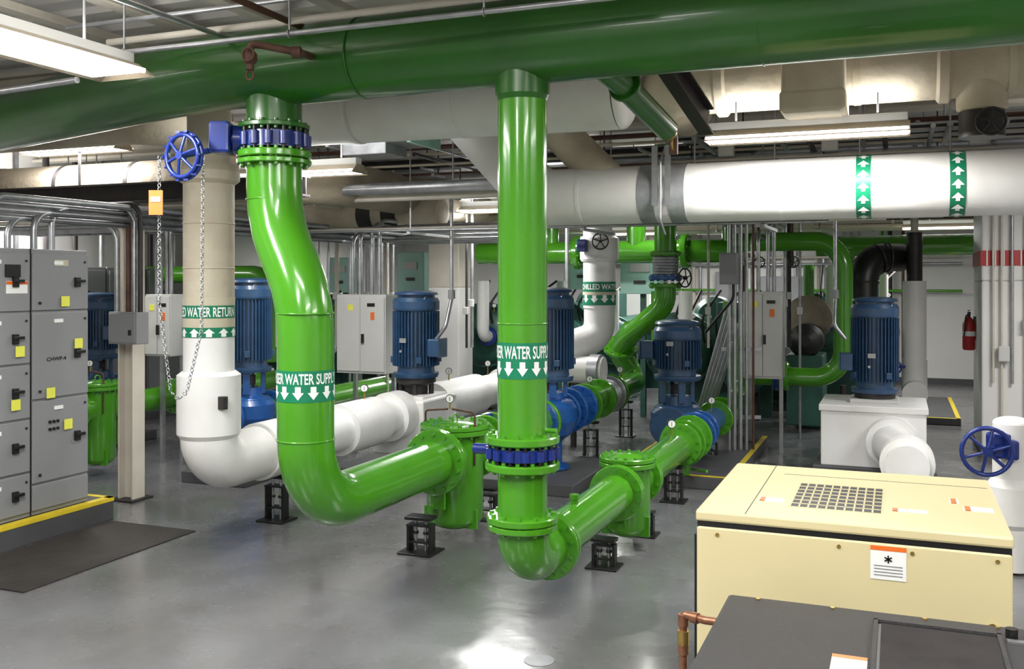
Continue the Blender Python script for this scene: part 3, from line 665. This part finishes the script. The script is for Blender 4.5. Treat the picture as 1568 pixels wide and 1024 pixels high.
chiller(-.45,16.2,1.2,.5,3.6,(-1.62,16,2.25,.5,.65))
chiller(5.0,15.6,1.45,.42,2.0,None)
chiller(-4.0,16.8,1.1,.5,3,(-2.9,16.6,2.2,.5,.6))
chiller(.9,17.5,1.2,.5,2.5,(1.3,17.2,2.3,.7,.7))
o=Obj('green_background_main_pipe'); o.tube([P(-.5,14.9,2.52),P(3.2,13.4,2.52)],.165,GREEN,.3,28)
for t in(.4,.8): 
    c=P(-.5,14.9,2.52).lerp(P(3.2,13.4,2.52),t); o.flange(c,P(3.7,-1.5),.25,.1,GREEN,12)
for t in(.15,.3,.62,.95):
    c=P(-.5,14.9,2.52).lerp(P(3.2,13.4,2.52),t); o.cyl(c,c+Vector((0,0,1.3)),.09 if t!=.62 else .14,GREEN,16)
o.done()
o=Obj('green_background_loop_pipe'); o.tube([P(3.0,13.1,2.62),P(4.28,12.5,2.62),P(4.28,12.5,.84),P(3.2,12.9,.84)],.125,GREEN,.36,28)
o.flange(P(3.62,12.74,.84),P(-1,.4),.19,.05,GREEN,12); o.flange(P(3.5,12.79,.84),P(-1,.4),.19,.05,BLUE2,12)
for x_,d_ in((3.3,12.95),(3.7,12.76)): o.cyl(P(x_,d_,2.3),P(x_,d_,3.6),.016,BROWN,8); o.wheel(P(x_,d_-.05,2.35),P(0,-1,0),.07,BLACK,.009,5)
o.cyl(P(4.28,12.5,.02),P(4.28,12.5,.75),.04,DARK,12); o.done()
o=Obj('horizontal_pump_motor'); q=P(4.35,14.2); o.lathe((q.x,q.y,1.25),(0,-1,0),[(.16,0),(.24,.02),(.24,.5),(.20,.56),(.08,.6)],BLACK,28); o.lathe((q.x,q.y+.1,1.55),(0,-1,0),[(.3,0),(.34,.03),(.34,.12),(.2,.16)],DBEIGE,32)
o.box((q.x,q.y-.2,.55),(.5,.8,1.0),CHG,0,.02); o.done()
o=Obj('green_background_main_pipe'); o.tube([P(4.6,14.6,2.62),P(7.0,13.6,2.62)],.15,GREEN,.3,24); o.tube([P(5.0,14.4,2.62),P(5.0,14.4,1.3)],.1,GREEN,.1,20); o.done()
o=Obj('green_background_main_pipe'); o.tube([P(-6.6,15.4,2.2),P(-3.6,14.4,2.2),P(-3.6,14.4,.9)],.13,GREEN,.3,24); o.done()
o=Obj('chilled_water_return_riser'); q=P(1.13,12.5)
o.lathe((q.x,q.y,1.75),(0,0,1),[(.21,0),(.21,1.0)],WHITE,32); o.cyl((q.x,q.y,2.7),(q.x,q.y,3.9),.17,WHITE,28); o.lathe((q.x,q.y,2.35),(0,0,1),[(.23,0),(.25,.03),(.25,.3),(.2,.34)],WHITE,32)
o.tube([(q.x,q.y,1.8),(q.x,q.y,1.38),(q.x-.35,q.y-.3,1.25),(q.x-.6,q.y-.3,1.0)],.2,WHITE,.25,28)
o.lathe((q.x,q.y,1.79),(0,0,1),[(.214,0),(.214,.3)],LABG,36,cap=False); wraptext(o,'CHILLED WATER',q,.216,1.99,.07,-.3,.6,LABW); wraparrows(o,q,.216,1.82,.1,LABW,10,6.28)
o.lathe((q.x,q.y,1.92),(0,0,1),[(.217,0),(.217,.04)],LABB,36,cap=False)
o.box((q.x-.15,q.y-.26,2.55),(.12,.1,.16),BLUE2,0,.01); o.wheel((q.x+.1,q.y-.3,2.6),(.4,-1,0),.1,DARK,.01,5)
o.done()
o=Obj('chilled_water_branch_pipe'); o.cyl(P(.4,12.4,.98),P(1.15,12.1,.98),.17,WHITE,28); o.cyl(P(1.0,12.16,.98),P(1.12,12.1,.98),.2,SILV,28); o.cyl(P(.78,12.25,0),P(.78,12.25,.8),.04,DARK,12); o.done()
o=Obj('green_riser_with_flex_joint'); q=P(2.03,12.8)
o.cyl((q.x,q.y,2.42),(q.x,q.y,3.9),.147,GREEN,28)
for i in range(6): o.torus((q.x,q.y,2.2+i*.04),(0,0,1),.15,.024,SILV,24,8)
o.flange((q.x,q.y,2.46),(0,0,1),.21,.04,GREEN,12); o.flange((q.x,q.y,2.14),(0,0,1),.22,.06,BLUE3,12); o.flange((q.x,q.y,2.04),(0,0,1),.22,.05,GREEN,12)
o.wheel((q.x+.28,q.y-.1,2.14),(1,-.6,0),.12,DARK,.01,5)
o.tube([(q.x,q.y,2.04),(q.x,q.y,1.78),P(1.80,13.0,1.55),P(1.62,13.35,1.36)],.14,GREEN,[.28,.2],28); o.done()
o=Obj('white_riser_pipe'); q=P(5.41,13)
o.cyl((q.x,q.y,1.0),(q.x,q.y,2.1),.15,WHITE,28); o.tube([(q.x,q.y,1.05),(q.x,q.y,.62),(q.x,q.y-.4,.62)],.16,WHITE,.2,28); o.cyl((q.x,q.y,2.1),(q.x,q.y,2.75),.1,DARK,20); o.cyl((q.x,q.y,2.75),(q.x,q.y,3.9),.05,CREAM,14)
o.wheel((q.x-.25,q.y-.2,.95),(-.3,-1,0),.09,BLUE2,.012); o.cyl((q.x-.25,q.y-.2,.95),(q.x,q.y,.95),.02,BLUE2,8); o.cyl((q.x,q.y-.3,.0),(q.x,q.y-.3,.5),.03,DARK,10)
o.done()
o=Obj('flexible_exhaust_duct'); o.tube([P(4.72,13,1.4),P(4.72,13,2.42),P(5.35,13.3,2.42)],.19,BLACK,.35,24)
for i in range(6):
    a=i/5*math.pi/2; c=P(5.07-.35*math.cos(a),13+.1*math.sin(a),2.07+.35*math.sin(a)); o.torus(c,P(math.sin(a),.1,0)+Vector((0,0,math.cos(a))),.195,.014,DARK,24,6)
o.done()
o=Obj('fire_extinguisher')
o.lathe((.84,13.6,1.22),(0,0,1),[(.06,0),(.075,.02),(.075,.33),(.05,.39),(.025,.42)],RED,24,soft=True); o.cyl((.84,13.6,1.62),(.84,13.6,1.70),.02,BLACK,12); o.box((.84,13.55,1.70),(.03,.14,.02),BLACK); o.box((.84,13.57,1.73),(.025,.12,.015),BLACK,0)
o.tube([(.84,13.6,1.67),(.8,13.52,1.66),(.78,13.52,1.4)],.01,BLACK,.04,8); o.cyl((.84,13.6,1.4),(.84,13.6,1.46),.077,LABW,24); o.box((.905,13.6,1.5),(.03,.05,.3),DARK); o.done()
q=P(3.34,6.8,.90)
o=Obj('gate_valve'); o.wheel(q,P(-.25,-1,0),.165,BLUE2,.016,6)
e=P(3.62,7.0,.92); o.cyl(q,e,.03,BLUE2,14); o.box(q+P(.12,.08,.03),(.14,.12,.18),BLUE2,.3,.02); o.box(q+P(.2,.1,.0),(.1,.16,.14),BLUE2,.3,.02)
o.lathe((e.x,e.y,.02),(0,0,1),[(.13,0),(.13,.3),(.17,.34),(.17,.6),(.13,.66),(.13,1.05)],WHITE,28); o.dome((e.x,e.y,1.07),(0,0,1),.13,.05,WHITE,28); o.done()
# back wall equipment
for x,z0,z1,w in((-3.4,1.2,2.3,.6),(-2.3,1.0,2.2,.9),(-.9,1.3,2.1,.5),(-5.2,.9,2.3,.8)):
    o=Obj('wall_mounted_panel'); o.bx(x-w/2,x+w/2,21.25,21.5,z0,z1,GREY if w>.55 else LGREY,.01); o.bx(x-w/2+.03,x+w/2-.03,21.235,21.25,z0+.03,z1-.03,GREY if w>.55 else LGREY,.004)
    o.box((x+w*.35,21.22,(z0+z1)/2),(.03,.03,.12),BLACK)
    for k in(-.3,0,.3): o.cyl((x+w*k,21.4,z1),(x+w*k,21.4,3.9),.025,STEEL,8)
    o.done()
o=Obj('wall_piping_group')
for i,x in enumerate((-1.6,-1.45,-.3,-.15,.1,-4.2,-4.05)): o.cyl((x,21.38,0),(x,21.38,3.9),.03+.015*(i%2),[CREAM,STEEL,GREEN,DARK,BROWN][i%5],10)
for z in(2.45,2.6,1.9): o.cyl((-6.5,21.3,z),(1.2,21.3,z),.03,[STEEL,GREEN,CREAM][int(z*10)%3],10)
o.done()
# small equipment among the chillers: pumps, tank
o=Obj('expansion_tank'); q=P(3.5,14.6); o.lathe((q.x,q.y,.35),(0,0,1),[(.02,0),(.2,.06),(.27,.2),(.27,.9),(.2,1.05),(.02,1.1)],CHG,28,soft=True)
for a in (0,2.1,4.2): o.cyl((q.x+math.cos(a)*.2,q.y+math.sin(a)*.2,0),(q.x+math.cos(a)*.2,q.y+math.sin(a)*.2,.5),.03,DARK,8)
o.tube([(q.x,q.y,1.4),(q.x,q.y,2.5),(q.x,q.y+1,2.5)],.04,BROWN,.1,10); o.gauge((q.x+.1,q.y-.1,1.38),.1,.05); o.done()
# ------------------------------------------------------------------ compressor
o=Obj('air_compressor'); x0,x1,y0,y1=-.90,.46,4.65,5.94
o.bx(x0+.02,x1-.02,y0+.02,y1-.02,0,.14,BLACK,.01)
o.bx(x0,x1,y0,y1,.12,.925,CMPY,.012)
o.bx(x0+.004,x1-.004,y0+.004,y1-.004,.916,.948,BLACK)
o.bx(x0-.004,x1+.004,y0-.004,y1+.004,.947,1.0,CMPY,.012)
o.bx(x0-.03,x0,y0+.1,y1-.1,.15,.86,BLACK,.005)
o.bx(-.672,-.668,y0,y1,1.0,1.0015,DARK); o.bx(x0+.3,x1-.02,y1-.25,y1-.247,1.0,1.0015,DARK)
gx0,gx1,gy0,gy1=-.49,-.07,4.88,5.47
o.bx(gx0,gx1,gy0,gy1,.999,1.001,BLACK)
for i in range(11): xx=gx0+(gx1-gx0)*i/10; o.bx(xx-.004,xx+.004,gy0,gy1,1.0,1.0025,CMPY)
for i in range(8): yy=gy0+(gy1-gy0)*i/7; o.bx(gx0,gx1,yy-.006,yy+.006,1.0,1.0025,CMPY)
def sticker(x,z,w,h):
    o.bx(x-w/2,x+w/2,y0-.003,y0-.0005,z-h/2,z+h/2,LABW); o.bx(x-w/2,x+w/2,y0-.004,y0-.001,z+h/2-.02,z+h/2,ORG)
    for i in range(4): o.bx(x-w*.4,x+w*.4,y0-.0045,y0-.003,z-h*.38+i*.014,z-h*.38+.004+i*.014,GREY)
    for a in (0,1,2): o.box((x,y0-.0045,z+h*.12),(.035,.002,.006),BLACK,M=Matrix.Rotation(.5+a*1.05,3,'Y'))
sticker(-.04,.835,.15,.15)
def tsticker(x,y,w,h):
    o.bx(x-w/2,x+w/2,y-h/2,y+h/2,1.0,1.002,LABW); o.bx(x-w/2+.005,x-w/2+.03,y-h/2,y+h/2,1.0,1.003,ORG)
tsticker(.05,5.0,.16,.06); tsticker(.36,5.15,.13,.09); tsticker(.26,5.3,.04,.1); tsticker(-.59,5.0,.12,.08)
for xx in(x0+.1,x0+.65,x1-.4,x1-.06):
    o.cyl((xx,y0-.006,.89),(xx,y0+.01,.89),.009,BRASS,14)
o.cyl((x1-.08,y0-.008,.6),(x1-.08,y0+.01,.6),.02,BRASS,14)
o.done()
o=Obj('air_dryer'); X0,X1,Y0,Y1=-.67,.62,3.1,4.22
o.bx(X0,X1,Y0,Y1,.06,.70,CMPD,.02); o.bx(X0-.012,X1+.012,Y0-.012,Y1+.012,.70,.75,CMPD,.018); 
for sx in(X0+.08,X1-.08):
    for sy in (Y0+.08,Y1-.08): o.cyl((sx,sy,0),(sx,sy,.07),.03,BLACK,12)
o.bx(-.08,.36,3.2,4.08,.749,.757,BLACK,.003)
for i in range(22): o.box((.14,3.24+i*.037,.762),(.40,.022,.004),DARK,M=Matrix.Rotation(.5,3,'X'))
for xx in(-.08,.355): o.bx(xx-.008,xx+.008,3.2,4.08,.75,.768,CMPD)
o.bx(-.09,.365,4.07,4.09,.75,.768,CMPD)
o.cyl((.4,4.1,.75),(.4,4.1,.785),.022,BLACK,16); o.cyl((.46,4.12,.75),(.46,4.12,.765),.015,BLACK,12); o.bx(.38,.5,4.03,4.06,.75,.758,STEEL)
for xx in(-.55,-.25,.1,.36): o.cyl((xx,Y1-.03,.75),(xx,Y1-.03,.756),.009,BRASS,10)
o.bx(-.22,-.10,3.46,3.68,.75,.752,LABW); o.bx(-.22,-.10,3.65,3.68,.75,.753,ORG)
o.done()
o=Obj('copper_drain_pipe'); a=P(.735,4.15,0)
o.tube([(a.x,a.y,0.0),(a.x,a.y,.67),(a.x+.10,a.y-.04,.67),(-.66,a.y-.04,.67)],.017,COPPER,.02,14)
for z in(.3,.5,.62): o.cyl((a.x,a.y,z),(a.x,a.y,z+.05),.023,COPPER,14)
o.cyl((a.x+.04,a.y-.02,.67),(a.x+.07,a.y-.03,.67),.023,COPPER,14)
o.cyl((a.x,a.y,.54),(a.x,a.y,.60),.026,BRASS,6); o.done()
o=Obj('floor_cleanout_cover'); q=P(.15,5.35); o.lathe((q.x,q.y,.0),(0,0,1),[(.085,0),(.085,.003),(.06,.004)],SILV,28); o.done()
# ------------------------------------------------------------------ overhead clutter
o=Obj('overhead_pipe_rack'); ms=[CREAM,STEEL,DBEIGE,BEIGE,DARK,STEEL,CREAM,BROWN,DARK,BROWN]
for i in range(52):
    y=8.9+i*.23+random.uniform(-.1,.1); z=random.uniform(2.95,3.7); r=random.choice([.014,.018,.025,.03,.045,.06,.09])
    xa=random.uniform(-11,-6); xb=random.uniform(-2,5); mm=random.choice(ms); r=min(r,.025) if mm in(RED,BROWN) else r
    o.cyl((xa,y,z),(xb,y,z),r,mm,12)
    if i%2==0:
        for k in range(5):
            xx=xa+(xb-xa)*(k+.5)/5; o.cyl((xx,y,z),(xx,y,ZH),.008,DARK if k%2 else STEEL,6); o.box((xx,y,z-r-.01),(.04,.3,.03),STEEL)
for i in range(34):
    x=-10.5+i*.45+random.uniform(-.15,.15); z=random.uniform(3.0,3.75); r=random.choice([.014,.018,.025,.03,.05,.07])
    y0_=random.uniform(8.6,11); o.cyl((x,y0_,z),(x,random.uniform(14,20),z),r,random.choice(ms[:7]),12)
o.done()
# trapeze rack behind the white main, upper right
o=Obj('trapeze_conduit_rack')
for i in range(9): 
    o.cyl((-2.1,8.75+.11*i,3.16+.03*(i%3)),(5.0,8.75+.11*i,3.16+.03*(i%3)),.016+.006*(i%3),[STEEL,CREAM,STEEL,DARK,BROWN][i%5],8)
    o.cyl((-1.9,8.8+.13*i,3.42),(5.0,8.8+.13*i,3.42),.012+.006*(i%2),[STEEL,DARK,CREAM][i%3],8)
for xx in(-1.7,-1.0,-.3,.4,1.1,1.8,2.5):
    for z in (3.12,3.39): o.box((xx,9.25,z),(.045,1.15,.04),STEEL)
    for yy in(8.7,9.8): o.cyl((xx,yy,3.1),(xx,yy,ZH),.009,STEEL,6)
for xx in(-.7,-.1,.25,.75,1.45): o.cyl((xx,8.0,3.28),(xx,10.8,3.28),.02,DARK if xx<0 else STEEL,8)
for xx,yy in((-1.45,8.9),(-.55,8.85),(.62,8.9)): o.box((xx,yy,3.3),(.14,.1,.14),LGREY,0,.01)
o.done()
o=Obj('cable_tray')
for yy in (9.0,9.4): o.box((-8.4,yy,2.72),(4.2,.02,.09),STEEL)
for i in range(14): o.box((-10.4+i*.3,9.2,2.69),(.03,.4,.02),STEEL)
for i in range(5): o.cyl((-10.4,9.07+i*.06,2.73),(-6.4,9.07+i*.06,2.73),.022,DARK if i%2 else STEEL,8)
for xx in(-9,-7): o.cyl((xx,9.0,2.7),(xx,9.0,ZH),.01,STEEL,6); o.cyl((xx,9.4,2.7),(xx,9.4,ZH),.01,STEEL,6)
o.done()
o=Obj('under_main_conduit_run')
for i in range(5): o.cyl((-7.2+.4*i,9.5+.25*i,2.66+.03*i),(-.6+.5*i,9.5+.25*i,2.66+.03*i),.014+.003*(i%3),[STEEL,CREAM,STEEL,BROWN,STEEL][i],8)
for xx in(-5,-3,-1.2): o.cyl((xx,9.5,2.66),(xx,9.5,ZH),.008,STEEL,6); o.box((xx,10.0,2.63),(.04,1.1,.03),STEEL)
o.done()
o=Obj('insulated_overhead_duct'); o.tube([(-10.8,8.2,3.15),(-6.3,8.2,3.15),(-5.6,8.9,3.15),(-5.6,14,3.15)],.24,DBEIGE,.4,28); o.tube([(-9.5,7.2,3.6),(-6.6,7.2,3.6),(-6.6,9,3.6)],.2,BEIGE,.3,24)
for xx in(-9.6,-8.6,-7.6): o.lathe((xx,8.2,3.15),(1,0,0),[(.246,0),(.246,.05)],DARK,28)
o.done()
o=Obj('insulated_overhead_duct'); o.tube([(-7.6,11.6,2.93),(-7.0,10.6,2.93),(-5.15,10.6,2.93)],.18,BEIGE,.3,28)
for xx in(-6.25,-5.9): o.cyl((xx,10.6,2.93),(xx+.2,10.6,2.93),.186,DARK,28)
o.dome((-5.15,10.6,2.93),(1,0,0),.18,.05,BEIGE)
o.done()
o=Obj('rectangular_air_duct'); q=P(-1.3,9.8); o.box((q.x,q.y,3.62),(.9,.6,.3),STEEL,0,.01); o.box((q.x+.46,q.y,3.62),(.04,.66,.36),TEAL,0); o.box((q.x-.46,q.y,3.62),(.04,.66,.36),STEEL,0)
o.box((q.x-.1,q.y,3.42),(.5,.45,.12),SILV,0,.01); o.done()
o=Obj('rectangular_air_duct'); q=P(2.9,13.2); o.box((q.x,q.y,3.3),(1.6,.8,.45),DARK,0,.01); o.box((q.x-.5,q.y,3.3),(.04,.86,.5),STEEL); o.box((q.x+.3,q.y,3.3),(.04,.86,.5),STEEL); o.done()
o=Obj('steel_support_beam'); o.bx(-10,-5.2,7.7,7.85,2.9,2.92,DARK); o.bx(-10,-5.2,7.77,7.785,2.92,3.08,DARK); o.bx(-10,-5.2,7.7,7.85,3.08,3.1,DARK)
o.cyl((-8,7.77,3.1),(-8,7.77,ZH),.015,DARK,8); o.cyl((-5.4,7.77,3.1),(-5.4,7.77,ZH),.015,DARK,8); o.done()
o=Obj('overhead_conduit_run')
o.cyl((-4.8,4.62,3.50),(-1.2,4.62,3.50),.016,STEEL,12); o.cyl((-4.8,4.9,3.66),(-.5,4.9,3.66),.022,CREAM,12); o.cyl((-5,4.75,3.74),(-1.4,4.75,3.74),.014,STEEL,12)
o.cyl((-3.9,2.5,3.62),(-3.9,6.4,3.62),.016,STEEL,12); o.cyl((-7,4.7,3.3),(-4.55,4.4,3.3),.02,STEEL,12)
for xx in(-5.4,-4.7,-4.0,-3.4,-2.8,-2.2,-1.6): o.box((xx,5.3,3.90),(.07,2.4,.05),CREAM); o.box((xx,5.3,3.87),(.11,2.4,.012),CREAM)
for xx in (-4.4,-3.2,-2.0): o.cyl((xx,4.62,3.5),(xx,4.62,ZH),.007,STEEL,6); o.torus((xx,4.62,3.5),(1,0,0),.022,.005,STEEL,12,5)
o.tube([(-5.6,5.9,3.86),(-4.9,5.9,3.78),(-1.0,5.9,3.78)],.05,CREAM,.1,12); o.cyl((-6,6.3,3.8),(-1,6.3,3.8),.02,BROWN,8)
o.tube([(-5.2,5.5,3.72),(-3.6,5.5,3.72),(-3.4,5.3,3.66),(-3.4,4.3,3.66)],.02,BROWN,.08,10)
o.done()
o=Obj('vertical_conduit_drops')
for k,x in enumerate((-2.60,-2.49,-2.39,-2.18,-2.07,-1.97,-1.75,-1.69,-1.63,-.61,-.54,.75,2.64,3.70,3.78,3.87,-3.3,-3.2,-4.1)):
    q=P(x,13+.1*(k%3)); o.cyl((q.x,q.y,0.0 if k%4==3 else 1.2),(q.x,q.y,3.9),.018+.006*(k%3),[STEEL,STEEL,CREAM,STEEL,DARK][k%5],8)
    o.box((q.x,q.y-.03,1.7+.1*(k%3)),(.07,.05,.1),LGREY,0,.005)
o.done()
# ------------------------------------------------------------------ camera, world, view
w=bpy.data.worlds.new('world'); bpy.context.scene.world=w; w.use_nodes=True; w.node_tree.nodes['Background'].inputs[0].default_value=(.5,.5,.5,1); w.node_tree.nodes['Background'].inputs[1].default_value=.2
cd=bpy.data.cameras.new('camera'); cam=bpy.data.objects.new('camera',cd); bpy.context.scene.collection.objects.link(cam)
cam.location=(0,0,2.1); cam.rotation_euler=(math.pi/2,0,TH); cd.lens=34; cd.sensor_width=36; cd.shift_y=-.0523; cd.clip_start=.05
bpy.context.scene.camera=cam
bpy.context.scene.view_settings.view_transform='Standard'
